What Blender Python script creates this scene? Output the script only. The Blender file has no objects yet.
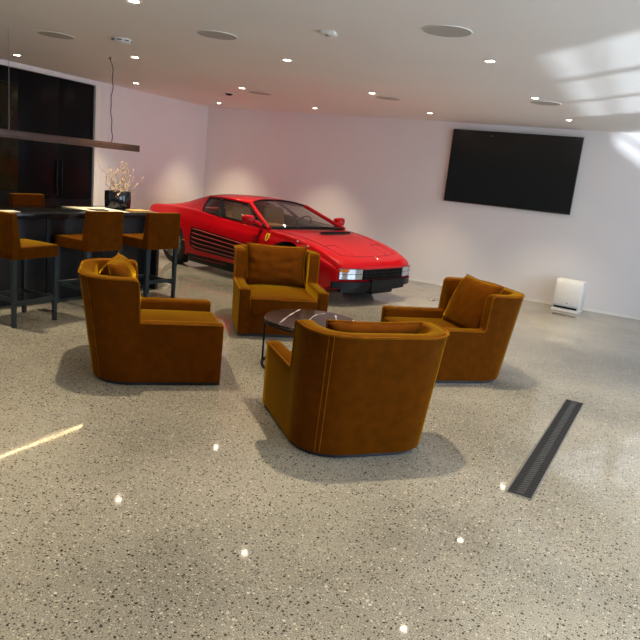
import bpy, bmesh, math, random
from mathutils import Vector, Matrix, noise
PI = math.pi
C = bpy.context.scene.collection
random.seed(7)

# ------------------------------------------------------------------ materials
def srgb(r, g, b):
    f = lambda c: (c/255/12.92) if c/255 <= .04045 else ((c/255+.055)/1.055)**2.4
    return (f(r), f(g), f(b), 1)

def mat(name, col, rough=.5, metal=0, var=.06, vscale=12, bump=0, bscale=60, **kw):
    m = bpy.data.materials.new(name); m.use_nodes = True
    nt = m.node_tree; N = nt.nodes; b = N['Principled BSDF']
    b.inputs['Roughness'].default_value = rough
    b.inputs['Metallic'].default_value = metal
    for k, v in kw.items():
        b.inputs[k].default_value = v
    tc = N.new('ShaderNodeTexCoord'); nz = N.new('ShaderNodeTexNoise')
    nz.inputs['Scale'].default_value = vscale; nz.inputs['Detail'].default_value = 3
    nt.links.new(tc.outputs['Object'], nz.inputs['Vector'])
    rp = N.new('ShaderNodeValToRGB')
    rp.color_ramp.elements[0].position = .3; rp.color_ramp.elements[1].position = .7
    rp.color_ramp.elements[0].color = [c*(1-var) for c in col[:3]]+[1]
    rp.color_ramp.elements[1].color = [min(1, c*(1+var)) for c in col[:3]]+[1]
    nt.links.new(nz.outputs['Fac'], rp.inputs['Fac'])
    nt.links.new(rp.outputs['Color'], b.inputs['Base Color'])
    if bump:
        n2 = N.new('ShaderNodeTexNoise'); n2.inputs['Scale'].default_value = bscale; n2.inputs['Detail'].default_value = 4
        nt.links.new(tc.outputs['Object'], n2.inputs['Vector'])
        bp = N.new('ShaderNodeBump'); bp.inputs['Strength'].default_value = bump; bp.inputs['Distance'].default_value = .01
        nt.links.new(n2.outputs['Fac'], bp.inputs['Height']); nt.links.new(bp.outputs['Normal'], b.inputs['Normal'])
    return m

def emit(name, col, strength):
    m = bpy.data.materials.new(name); m.use_nodes = True
    b = m.node_tree.nodes['Principled BSDF']
    b.inputs['Base Color'].default_value = (.8, .8, .8, 1)
    b.inputs['Emission Color'].default_value = col; b.inputs['Emission Strength'].default_value = strength
    return m

def terrazzo():
    m = bpy.data.materials.new('polished_concrete'); m.use_nodes = True
    nt = m.node_tree; N = nt.nodes; L = nt.links; b = N['Principled BSDF']
    tc = N.new('ShaderNodeTexCoord')
    def noise_(scale, detail=3):
        n = N.new('ShaderNodeTexNoise'); n.inputs['Scale'].default_value = scale; n.inputs['Detail'].default_value = detail
        L.new(tc.outputs['Object'], n.inputs['Vector']); return n.outputs['Fac']
    def ramp(fac, *els):
        r = N.new('ShaderNodeValToRGB'); e = r.color_ramp.elements
        while len(e) < len(els): e.new(.5)
        for i, (p, c) in enumerate(els): e[i].position = p; e[i].color = c
        L.new(fac, r.inputs['Fac']); return r.outputs['Color']
    def mix(fac, a, c, mode='MIX'):
        x = N.new('ShaderNodeMix'); x.data_type = 'RGBA'; x.blend_type = mode
        if isinstance(fac, float): x.inputs[0].default_value = fac
        else: L.new(fac, x.inputs[0])
        for s, v in ((6, a), (7, c)):
            if isinstance(v, tuple): x.inputs[s].default_value = v
            else: L.new(v, x.inputs[s])
        return x.outputs[2]
    def math_(op, a, c):
        x = N.new('ShaderNodeMath'); x.operation = op
        for s, v in ((0, a), (1, c)):
            if isinstance(v, (int, float)): x.inputs[s].default_value = v
            else: L.new(v, x.inputs[s])
        return x.outputs[0]
    base = ramp(noise_(.75, 6), (.34, (.225, .212, .178, 1)), (.66, (.385, .362, .300, 1)))
    grain = ramp(noise_(170, 2), (.3, (.55, .55, .55, 1)), (.72, (1.4, 1.4, 1.38, 1)))
    col = mix(1.0, base, grain, 'MULTIPLY')
    # warp a little so that chips are not round
    for scale, rad, thr_d, thr_w in ((50, .32, .38, .86), (105, .38, .34, .74)):
        vo = N.new('ShaderNodeTexVoronoi'); vo.voronoi_dimensions = '2D'; vo.inputs['Scale'].default_value = scale
        nz = N.new('ShaderNodeTexNoise'); nz.inputs['Scale'].default_value = 60
        L.new(tc.outputs['Object'], nz.inputs['Vector'])
        mx = N.new('ShaderNodeMix'); mx.data_type = 'VECTOR'; mx.inputs[0].default_value = .012
        L.new(tc.outputs['Object'], mx.inputs[4]); L.new(nz.outputs['Color'], mx.inputs[5])
        L.new(mx.outputs[1], vo.inputs['Vector'])
        sp = N.new('ShaderNodeSeparateColor'); L.new(vo.outputs['Color'], sp.inputs[0])
        r_, g_, b_ = sp.outputs
        size = math_('MULTIPLY', b_, rad)
        inside = math_('LESS_THAN', vo.outputs['Distance'], size)
        dark = math_('MULTIPLY', inside, math_('LESS_THAN', r_, thr_d))
        white = math_('MULTIPLY', inside, math_('GREATER_THAN', r_, thr_w))
        dcol = ramp(g_, (0, (.012, .010, .008, 1)), (1, (.085, .072, .055, 1)))
        wcol = ramp(g_, (0, (.40, .36, .28, 1)), (1, (.62, .58, .48, 1)))
        col = mix(dark, col, dcol); col = mix(white, col, wcol)
    L.new(col, b.inputs['Base Color'])
    rg = ramp(noise_(2.5, 4), (.3, (.03, .03, .03, 1)), (.7, (.07, .07, .07, 1)))
    L.new(rg, b.inputs['Roughness'])
    b.inputs['Specular IOR Level'].default_value = .5
    return m

def velvet(name, dark, tint):
    m = mat(name, dark, .7, 0, .16, 14, .10, 140)
    b = m.node_tree.nodes['Principled BSDF']
    b.inputs['Specular IOR Level'].default_value = .03
    b.inputs['Sheen Weight'].default_value = .85
    b.inputs['Sheen Roughness'].default_value = .28
    b.inputs['Sheen Tint'].default_value = tint
    return m

M = dict(
    floor=terrazzo(),
    wall=mat('wall_paint', srgb(235, 230, 228), .75, 0, .015, 1.2, .03, 220),
    ceil=mat('ceiling_paint', srgb(234, 231, 227), .8, 0, .015, 1.0),
    trim=mat('white_trim', srgb(240, 236, 228), .5, 0, .02),
    velvet=velvet('ochre_velvet', (.100, .026, .0004, 1), (1, .56, .012, 1)),
    velvet_pipe=velvet('ochre_velvet_piping', (.19, .062, .002, 1), (1, .58, .03, 1)),
    plinth=mat('black_plinth', (.012, .013, .015, 1), .5),
    stoolwood=mat('blue_black_wood', (.022, .036, .046, 1), .38, 0, .15, 20),
    chrome=mat('chrome', (.75, .75, .74, 1), .18, 1, .03),
    black=mat('black_lacquer', (.006, .006, .007, 1), .3, 0, .2, 3, **{'Specular IOR Level': .12}),
    blackglass=mat('dark_glass', (.014, .011, .004, 1), .2, 0, .1, **{'Specular IOR Level': .25}),
    island=mat('island_front', (.010, .011, .013, 1), .35, 0, .2, 4),
    counter=mat('black_stone_counter', (.012, .013, .014, 1), .14, 0, .3, 8),
    handle=mat('dark_handle', (.03, .03, .032, 1), .3, .6),
    pendant=mat('bronze_pendant', (.085, .045, .032, 1), .42, .35, .15, 20),
    cord=mat('brown_cord', (.05, .025, .02, 1), .7),
    wire=mat('steel_wire', (.5, .5, .48, 1), .3, .9),
    led=emit('warm_led', (1, .72, .36, 1), 30),
    lamp=emit('lamp_lens', (1, .86, .66, 1), 45),
    fixture=mat('white_fixture', srgb(232, 230, 224), .45),
    grille=mat('speaker_grille', srgb(176, 172, 164), .8, 0, .1, 300),
    slot=mat('dark_slot', (.008, .008, .008, 1), .6, **{'Specular IOR Level': .2}),
    tvframe=mat('tv_bezel', (.012, .012, .013, 1), .3, .3),
    tvscreen=mat('tv_screen', (.004, .005, .005, 1), .16, 0, .2, 2),
    tvmark=mat('tv_mark', (.12, .12, .12, 1), .4),
    purifier=mat('white_plastic', srgb(236, 234, 230), .35, 0, .02),
    drain=mat('black_steel', (.022, .022, .024, 1), .5, .2, .2, 30),
    drainbar=mat('worn_black_steel', (.11, .112, .115, 1), .4, .6, .2, 30),
    steel=mat('steel_edge', (.4, .4, .38, 1), .35, .9),
    tabletop=mat('brown_marble', (.028, .018, .015, 1), .16, 0, .4, 9),
    vein=mat('white_marble_vein', (.75, .72, .68, 1), .2, 0, .15, 30),
    blackmetal=mat('black_metal', (.006, .006, .0065, 1), .45, .1, **{'Specular IOR Level': .25}),
    vase=mat('black_glaze', (.006, .009, .014, 1), .07, 0, .2),
    twig=mat('pale_twig', (.22, .12, .07, 1), .7, 0, .3, 40),
    bud=mat('cream_bud', (.72, .55, .36, 1), .7, 0, .2, 60),
    paper=mat('white_paper', srgb(238, 232, 214), .6, 0, .02),
    tan=mat('tan_surface', srgb(205, 170, 110), .5, 0, .1, 20),
    red=mat('red_paint', (.50, .0012, .006, 1), .42, 0, .02, 3, **{'Coat Weight': .42, 'Coat Roughness': .025, 'Specular IOR Level': .12}),
    carblack=mat('satin_black_trim', (.006, .006, .0065, 1), .42, 0, .15, **{'Specular IOR Level': .2}),
    carline=mat('panel_gap', (.012, .002, .002, 1), .7),
    interior=mat('dark_cabin', (.035, .026, .02, 1), .8, 0, .2),
    leather=mat('tan_leather', (.52, .31, .13, 1), .5, 0, .1, 20),
    tyre=mat('tyre_rubber', (.012, .012, .012, 1), .8),
    rim=mat('silver_wheel', (.62, .62, .62, 1), .3, .8),
    lens=mat('light_lens', (.50, .52, .55, 1), .08, .5, .1, 60),
    amber=mat('amber_lens', (.70, .17, .01, 1), .15),
    slat=mat('strake_edge', (.50, .07, .06, 1), .32, 0, .05, 5, **{'Coat Weight': .6}),
    yellow=mat('yellow_enamel', (.85, .55, .02, 1), .3),
)
def glassmat(name, tint, t):
    m = bpy.data.materials.new(name); m.use_nodes = True
    nt = m.node_tree; N = nt.nodes; L = nt.links
    for n in list(N):
        if n.type != 'OUTPUT_MATERIAL': N.remove(n)
    out = [n for n in N if n.type == 'OUTPUT_MATERIAL'][0]
    tr = N.new('ShaderNodeBsdfTransparent'); tr.inputs[0].default_value = tint
    gl = N.new('ShaderNodeBsdfGlossy'); gl.inputs['Roughness'].default_value = .02
    lw = N.new('ShaderNodeLayerWeight'); lw.inputs['Blend'].default_value = .5
    pw = N.new('ShaderNodeMath'); pw.operation = 'POWER'; pw.inputs[1].default_value = 4; L.new(lw.outputs['Facing'], pw.inputs[0])
    fr = N.new('ShaderNodeMath'); fr.operation = 'MULTIPLY_ADD'; fr.inputs[1].default_value = .85; fr.inputs[2].default_value = t; L.new(pw.outputs[0], fr.inputs[0])
    mx = N.new('ShaderNodeMixShader')
    L.new(fr.outputs[0], mx.inputs[0]); L.new(tr.outputs[0], mx.inputs[1]); L.new(gl.outputs[0], mx.inputs[2])
    L.new(mx.outputs[0], out.inputs[0])
    return m
M['carglass'] = glassmat('tinted_car_glass', (.74, .73, .68, 1), .06)
M['pane'] = glassmat('window_glass', (.97, .98, .98, 1), .04)

# ------------------------------------------------------------------ helpers
def tag(o, label=None, cat=None, group=None, kind=None):
    if label: o['label'] = label
    if cat: o['category'] = cat
    if group: o['group'] = group
    if kind: o['kind'] = kind
    return o
def thing(name, label, cat, loc=(0, 0, 0), rz=0, group=None):
    o = bpy.data.objects.new(name, None); C.objects.link(o)
    o.location = loc; o.rotation_euler = (0, 0, rz); o.empty_display_size = .1
    return tag(o, label, cat, group)
def obj(name, bm, m, parent=None, smooth=True, angle=35):
    bmesh.ops.recalc_face_normals(bm, faces=bm.faces)
    me = bpy.data.meshes.new(name); bm.to_mesh(me); bm.free()
    ms = m if isinstance(m, (list, tuple)) else [m]
    for x in ms: me.materials.append(x)
    if smooth:
        me.polygons.foreach_set('use_smooth', [True]*len(me.polygons))
        me.set_sharp_from_angle(angle=math.radians(angle))
    o = bpy.data.objects.new(name, me); C.objects.link(o)
    if parent: o.parent = parent
    return o
def struct(name, bm, m, parent=None, **k):
    o = obj(name, bm, m, parent, **k)
    if not parent: o['kind'] = 'structure'
    return o
def dup(root, loc, rz, label=None, group=None):
    r = root.copy(); C.objects.link(r); r.location = loc; r.rotation_euler = (0, 0, rz)
    if label: r['label'] = label
    if group: r['group'] = group
    for ch in list(root.children):
        c = ch.copy(); C.objects.link(c); c.parent = r
        for g in ch.children:
            d = g.copy(); C.objects.link(d); d.parent = c
    return r
def B(): return bmesh.new()
def box(bm, x0, x1, y0, y1, z0, z1, bev=0, mi=0):
    r = bmesh.ops.create_cube(bm, size=1, matrix=Matrix.Translation(((x0+x1)/2, (y0+y1)/2, (z0+z1)/2)) @ Matrix.Diagonal((x1-x0, y1-y0, z1-z0, 1)))
    vs = r['verts']
    if bev:
        es = list({e for v in vs for e in v.link_edges})
        bmesh.ops.bevel(bm, geom=es, offset=bev, segments=2, affect='EDGES', profile=.5)
    return bm
def hexa(bm, p):   # 8 points: bottom 4 ccw, top 4 ccw
    v = [bm.verts.new(q) for q in p]
    for f in ((3, 2, 1, 0), (4, 5, 6, 7), (0, 1, 5, 4), (1, 2, 6, 5), (2, 3, 7, 6), (3, 0, 4, 7)):
        bm.faces.new([v[i] for i in f])
def tube(bm, pts, r, n=8, cap=True, closed=False):
    pts = [Vector(p) for p in pts]; rings = []; k = len(pts)
    ref = None
    for i, p in enumerate(pts):
        if closed: t = pts[(i+1) % k]-pts[i-1]
        else: t = pts[min(i+1, k-1)]-pts[max(i-1, 0)]
        t.normalize()
        if ref is None: ref = t.orthogonal().normalized()
        ref = (ref - t*ref.dot(t))
        if ref.length < 1e-6: ref = t.orthogonal()
        ref.normalize(); s = t.cross(ref)
        rr = r[i] if isinstance(r, (list, tuple)) else r
        rings.append([bm.verts.new(p+ref*rr*math.cos(2*PI*j/n)+s*rr*math.sin(2*PI*j/n)) for j in range(n)])
    for i in range(k if closed else k-1):
        a, b = rings[i], rings[(i+1) % k]
        for j in range(n):
            bm.faces.new((a[j], a[(j+1) % n], b[(j+1) % n], b[j]))
    if cap and not closed:
        bm.faces.new(rings[0][::-1]); bm.faces.new(rings[-1])
    return bm
def lathe(bm, prof, n=32, mtx=Matrix(), mi=None):
    rings = []
    for (r, z) in prof:
        if r < 1e-6: rings.append([bm.verts.new(mtx @ Vector((0, 0, z)))])
        else: rings.append([bm.verts.new(mtx @ Vector((r*math.cos(2*PI*j/n), r*math.sin(2*PI*j/n), z))) for j in range(n)])
    for a, b in zip(rings, rings[1:]):
        for j in range(n):
            if len(a) == 1 and len(b) == 1: continue
            if len(a) == 1: f = (a[0], b[j], b[(j+1) % n])
            elif len(b) == 1: f = (a[j], a[(j+1) % n], b[0])
            else: f = (a[j], a[(j+1) % n], b[(j+1) % n], b[j])
            f = bm.faces.new(f)
            if mi is not None: f.material_index = mi
    return bm
def grid(bm, G, closed_u=False, mi=0):
    V = [[bm.verts.new(p) for p in row] for row in G]
    nr = len(V); nc = len(V[0])
    for i in range(nr-1):
        for j in range(nc if closed_u else nc-1):
            f = bm.faces.new((V[i][j], V[i][(j+1) % nc], V[i+1][(j+1) % nc], V[i+1][j])); f.material_index = mi
    return V
def cr(P, n):      # Catmull-Rom through control points (tuples), n samples per span
    P = [Vector(p) for p in P]; out = []
    for i in range(len(P)-1):
        p0 = P[i-1] if i else P[0]*2-P[1]; p1, p2 = P[i], P[i+1]
        p3 = P[i+2] if i+2 < len(P) else P[-1]*2-P[-2]
        for k in range(n):
            t = k/n
            out.append(.5*((2*p1)+(p2-p0)*t+(2*p0-5*p1+4*p2-p3)*t*t+(3*p1-p0-3*p2+p3)*t**3))
    out.append(P[-1]); return out
def patch(bm, rows, n=6, mi=0):
    R = [cr(r, n) for r in rows]
    cols = [cr([r[j] for r in R], n) for j in range(len(R[0]))]
    G = [[cols[j][i] for j in range(len(cols))] for i in range(len(cols[0]))]
    grid(bm, G, mi=mi); return G
def thick(o, t, off=-1):
    m = o.modifiers.new('thickness', 'SOLIDIFY'); m.thickness = t; m.offset = off; return o
def rbox(bm, c, s, r, crown=(0, 0, 0), n=8, fn=None):
    # rounded box with bulging faces
    cx, cy, cz = c; hx, hy, hz = [q/2 for q in s]
    vmap = {}
    def V(u, v, w):
        k = (round(u, 5), round(v, 5), round(w, 5))
        if k not in vmap:
            x, y, z = u*hx, v*hy, w*hz
            ix, iy, iz = [max(-(h-r), min(h-r, q)) for q, h in ((x, hx), (y, hy), (z, hz))]
            d = Vector((x-ix, y-iy, z-iz))
            if d.length > 1e-9:
                d = d.normalized()*r
            p = Vector((ix, iy, iz))+d
            p.z += math.copysign(crown[2], w)*(1-u*u)*(1-v*v)*(abs(w) > .5)
            p.y += math.copysign(crown[1], v)*(1-u*u)*(1-w*w)*(abs(v) > .99)
            p.x += math.copysign(crown[0], u)*(1-v*v)*(1-w*w)*(abs(u) > .99)
            if fn: p = fn(p, u, v, w)
            vmap[k] = bm.verts.new(p+Vector((cx, cy, cz)))
        return vmap[k]
    def sp(h):   # sample positions dense at the rounded ends
        e = max(0, 1-r/h); L = [-1+(1-e)*k/3 for k in range(3)]+[-e+2*e*k/n for k in range(n+1)]+[e+(1-e)*k/3 for k in range(1, 4)]
        o_ = []
        for q in L:
            if not o_ or q-o_[-1] > 1e-4: o_.append(q)
        return o_
    sx, sy, sz = sp(hx), sp(hy), sp(hz)
    for a, b, mk in ((sx, sy, lambda p, q, w: V(p, q, w)), (sx, sz, lambda p, q, w: V(p, w, q)), (sy, sz, lambda p, q, w: V(w, p, q))):
        for w in (-1, 1):
            for i in range(len(a)-1):
                for j in range(len(b)-1):
                    f = [mk(a[i], b[j], w), mk(a[i+1], b[j], w), mk(a[i+1], b[j+1], w), mk(a[i], b[j+1], w)]
                    f = list(dict.fromkeys(f))
                    if len(f) > 2:
                        try: bm.faces.new(f)
                        except ValueError: pass
    return bm
def smooth(a, b, x):
    t = max(0, min(1, (x-a)/(b-a))); return t*t*(3-2*t)

# ------------------------------------------------------------------ the room
XL, YB, XR, YF, HC = -8.10, 10.89, 3.0, -3.6, 2.724
struct('floor', box(B(), XL-.8, XR+.25, YF-.2, YB+.2, -.2, 0), M['floor'], smooth=False)
struct('ceiling', box(B(), XL-.8, XR+.25, YF-.2, YB+.2, HC, HC+.25), M['ceil'], smooth=False)
struct('wall_back', box(B(), XL-.8, XR+.25, YB, YB+.2, 0, HC), M['wall'], smooth=False)
struct('wall_front', box(B(), XL-.8, XR+.25, YF-.2, YF, 0, HC), M['wall'], smooth=False)
CAB0, CAB1, CABT = 3.45, 7.93, 2.655
bm = box(B(), XL-.2, XL, CAB1, YB, 0, HC); box(bm, XL-.2, XL, YF, CAB0, 0, HC)
box(bm, XL-.2, XL, CAB0, CAB1, CABT, HC); box(bm, XL-.8, XL-.7, CAB0-.1, CAB1+.1, 0, HC)
box(bm, XL-.7, XL-.2, CAB1+.02, CAB1+.1, 0, HC); box(bm, XL-.7, XL-.2, CAB0-.1, CAB0-.02, 0, HC)
struct('wall_left', bm, M['wall'], smooth=False)
bm = box(B(), XL, XL+.014, CAB1, CAB1+.105, 0, CABT+.012); box(bm, XL, XL+.014, CAB0-.1, CAB1, CABT, CABT+.012)
struct('trim_1', bm, M['trim'], smooth=False)
struct('baseboard_back', box(B(), XL, XR, YB-.009, YB, 0, .035), M['trim'], smooth=False)
struct('baseboard_left', box(B(), XL, XL+.009, CAB1+.105, YB-.009, 0, .035), M['trim'], smooth=False)
# glazed right side: two wide windows with a pier of wall between them
WINS = ((.72, 4.75, (2.03, 3.34)), (6.55, 8.80, (7.68,)))
ZS, ZH = .06, 2.56
bm = box(B(), XR, XR+.25, YF, YB, 0, ZS); box(bm, XR, XR+.25, YF, YB, ZH, HC)
for a, b in ((YF, WINS[0][0]), (WINS[0][1], WINS[1][0]), (WINS[1][1], YB)): box(bm, XR, XR+.25, a, b, ZS, ZH)
struct('wall_right', bm, M['wall'], smooth=False)
for k, (a, b, mull) in enumerate(WINS):
    bm = box(B(), XR+.06, XR+.16, a, a+.05, ZS, ZH); box(bm, XR+.06, XR+.16, b-.05, b, ZS, ZH)
    box(bm, XR+.06, XR+.16, a, b, ZH-.06, ZH); box(bm, XR+.06, XR+.16, a, b, ZS, ZS+.05)
    for y in mull: box(bm, XR+.06, XR+.16, y-.035, y+.035, ZS, ZH)
    for zz in (.36, 1.05): box(bm, XR+.08, XR+.14, a, b, zz-.02, zz+.02)  # cross bars added to break the sunlight on the ceiling into streaks
    win = struct('window_%d' % (k+1), bm, M['carblack'], smooth=False)
    obj('pane', box(B(), XR+.105, XR+.115, a+.05, b-.05, ZS+.05, ZH-.06), M['pane'], win, smooth=False)

# ------------------------------------------------------------------ lamps in the ceiling
WARM = (1, .83, .57)
SPOT_W = 235
def downlight_bms():
    a = lathe(B(), [(.034, .02), (.034, .0), (.050, -.006), (.056, -.004), (.057, .004)], 24)
    b = lathe(B(), [(0, -.003), (.033, -.003), (.034, .0)], 24)
    return a, b
dl0 = None
def downlight(x, y, label, power=1.0, tilt=None):
    global dl0
    if dl0 is None:
        t = thing('downlight', label, 'ceiling light', (x, y, HC), 0, 'recessed ceiling downlights')
        a, b = downlight_bms()
        obj('trim_ring', a, M['fixture'], t); obj('lens', b, M['lamp'], t)
        dl0 = t
    else:
        t = dup(dl0, (x, y, HC), 0, label, 'recessed ceiling downlights')
    l = bpy.data.lights.new('downlight_lamp', 'SPOT'); l.energy = SPOT_W*power; l.color = WARM
    l.spot_size = math.radians(80); l.spot_blend = 1.0; l.shadow_soft_size = .03
    lo = bpy.data.objects.new('downlight_lamp', l); C.objects.link(lo); lo.location = (x, y, HC-.012)
    return t
DL = [(-3.51, 3.776, 'small round lit ceiling downlight cut by the top edge of the photo'),
      (-3.431, 5.833, 'lit ceiling downlight between the wide round speakers, straight above the back armchair'),
      (-1.394, 5.667, 'bright ceiling downlight to the right below the largest round ceiling speaker'),
      (-7.393, 5.927, 'lit ceiling downlight above the black cabinets, leftmost of all downlights'),
      (-5.413, 5.869, 'lit ceiling downlight just below the smoke detector, beside the pendant cord'),
      (-7.306, 7.965, 'lit ceiling downlight right of the pendant cord, above the end of the black cabinets'),
      (-5.379, 7.974, 'lit ceiling downlight right of the small dark ceiling sensor'),
      (-7.274, 10.083, 'lit ceiling downlight nearest the far left corner of the room'),
      (-5.252, 9.98, 'lit ceiling downlight near the wall behind the red car, above its roof'),
      (-3.361, 7.881, 'lit ceiling downlight beside the flat far ceiling speaker above the car nose'),
      (-1.335, 7.689, 'lit ceiling downlight beside the small round speaker in front of the television'),
      (-1.177, 9.626, 'lit ceiling downlight nearest the upper right corner of the television'),
      (-3.178, 9.743, 'lit ceiling downlight nearest the upper left corner of the television')]
for x, y, l in DL: downlight(x, y, l)
for x, y, l in ((-1.45, 3.72, 'ceiling downlight out of the frame above the front armchair'), (-5.45, 3.80, 'ceiling downlight out of the frame near the bar island'),
                (-3.5, 1.75, 'ceiling downlight out of the frame over the open floor'), (-1.5, 1.7, 'ceiling downlight out of the frame beside the camera'),
                (-5.5, 1.75, 'ceiling downlight out of the frame toward the left wall'), (.65, 1.6, 'ceiling downlight out of the frame over the right floor'),
                (.65, 3.6, 'ceiling downlight out of the frame above the floor drain'), (.75, 5.6, 'ceiling downlight out of the frame near the windows')):
    downlight(x, y, l)

def disc_speaker(x, y, r, label, first=[None]):
    if first[0] is None:
        t = thing('ceiling_speaker', label, 'speaker', (x, y, HC), 0, 'round ceiling speakers')
        obj('rim', lathe(B(), [(.168, 0), (.168, -.005), (.175, -.006), (.178, 0)], 40), M['fixture'], t)
        obj('grille', lathe(B(), [(.1685, 0), (.1685, -.004), (0, -.004)], 40), M['grille'], t)
        first[0] = t; return t
    return dup(first[0], (x, y, HC), 0, label, 'round ceiling speakers')
for x, y, l in ((-5.472, 4.83, 'round ceiling speaker above the bar stools, left of the smoke detector'),
                (-3.525, 4.794, 'round ceiling speaker at the top, middle one of the three near speakers'),
                (-1.471, 4.639, 'largest looking round grey ceiling speaker, near the top right'),
                (-5.356, 8.415, 'flat looking round ceiling speaker above the rear of the red car'),
                (-3.297, 8.281, 'flat looking round ceiling speaker above the nose of the red car'),
                (-1.278, 8.054, 'round ceiling speaker in front of the television, far right one')):
    disc_speaker(x, y, .175, l)
t = thing('smoke_detector', 'white round smoke detector with dark slots on the ceiling', 'smoke detector', (-4.761, 4.979, HC), .5)
obj('body', lathe(B(), [(0, -.042), (.06, -.042), (.085, -.03), (.092, -.012), (.092, 0)], 28), M['fixture'], t)
for k in range(8):
    a = 2*PI*k/8; bm = B()
    tube(bm, [(.0905*math.cos(a+d), .0905*math.sin(a+d), -.018) for d in (-.25, -.1, .1, .25)], .005, 5)
    obj('vent_slot', bm, M['slot'], t)
t = thing('motion_sensor', 'small white square sensor on the ceiling above the coffee table', 'sensor', (-2.405, 4.677, HC), .2)
obj('body', box(B(), -.055, .055, -.055, .055, -.022, .002, .006), M['fixture'], t)
obj('dome', lathe(B(), [(0, -.034), (.02, -.031), (.03, -.022)], 20), M['grille'], t)
t = thing('ceiling_sensor', 'small dark round sensor on the ceiling above the car', 'sensor', (-6.027, 8.594, HC))
obj('ring', lathe(B(), [(.06, -.012), (.09, -.012), (.095, 0)], 24), M['fixture'], t)
obj('dome', lathe(B(), [(0, -.04), (.035, -.034), (.055, -.02), (.06, -.006)], 24), M['slot'], t)

# ------------------------------------------------------------------ armchairs
W, D, HA, HB, ST, LB, LS, RC, TH = .90, .94, .487, .805, .60, .115, .028, .275, .105
ystep = D/2-ST
def chair_path():
    P = []      # (x, y, nx, ny, h, shrink) for right half, from the front to the back centre
    hw = W/2
    f = D/2
    for dy, sh in ((0, .014), (.004, .006), (.014, 0), (.10, 0), (.22, 0), (.36, 0), (.48, 0)):
        P.append((hw, f-dy, 1, 0, HA, sh))
    r1, r2 = .022, .035
    y0 = ystep+.012
    for k in range(5):
        a = PI/2*k/4
        P.append((hw, y0-r1*math.sin(a), 1, 0, HA+r1*(1-math.cos(a)), 0))
    y1 = y0-r1-.008
    for k in range(6):
        a = PI/2*k/5
        P.append((hw, y1-r2*(1-math.cos(a)), 1, 0, HB-r2+r2*math.sin(a), 0))
    ys = y1-r2; ye = -D/2+RC
    for k in range(1, 5):
        P.append((hw, ys+(ye-ys)*k/4, 1, 0, HB, 0))
    for k in range(1, 11):
        a = PI/2*k/10
        P.append((hw-RC+RC*math.cos(a), -D/2+RC-RC*math.sin(a), math.cos(a), -math.sin(a), HB, 0))
    for k in range(1, 6):
        P.append(((hw-RC)*(1-k/5), -D/2, 0, -1, HB, 0))
    L = [(-x, y, -nx, ny, h, s) for x, y, nx, ny, h, s in P[::-1]][1:]
    return P+L
def lean(x, y, z):
    wb = smooth(ystep+.05, -D/2+RC*.35, y)
    return Vector((x+LS*(z/HB)*(1 if x > 0 else -1)*min(1, abs(x)/.2)*(.25+.75*wb), y-LB*(z/HB)*wb, z))
def chair_outer(px, z, off=0.0):
    x, y, nx, ny, h, s = px
    return lean(x+nx*off, y+ny*off, z)
CP = chair_path()
def shell_bm():
    G = []
    r = .02
    for p in CP:
        x, y, nx, ny, h, s = p
        t = TH
        col = []
        zo = [.03+(h-r-.03)*k/8 for k in range(9)]
        for z in zo: col.append(lean(x-nx*s, y-ny*s, z))
        for k in range(1, 4):
            a = PI/2*k/4; col.append(lean(x-nx*(s+r*(1-math.cos(a))), y-ny*(s+r*(1-math.cos(a))), h-r+r*math.sin(a)-s*.6))
        col.append(lean(x-nx*(s+r), y-ny*(s+r), h-s*.6)); col.append(lean(x-nx*t/2, y-ny*t/2, h-s*.6+.003)); col.append(lean(x-nx*(t-s-r), y-ny*(t-s-r), h-s*.6))
        for k in range(1, 4):
            a = PI/2*k/4; col.append(lean(x-nx*(t-s-r+r*math.sin(a)), y-ny*(t-s-r+r*math.sin(a)), h-r+r*math.cos(a)-s*.6))
        for k in range(7): col.append(lean(x-nx*(t-s), y-ny*(t-s), (h-r)+(.03-(h-r))*k/6))
        G.append(col)
    bm = B(); V = grid(bm, G, closed_u=True)
    bm.faces.new(V[0]); bm.faces.new(V[-1][::-1])
    return bm
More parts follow.
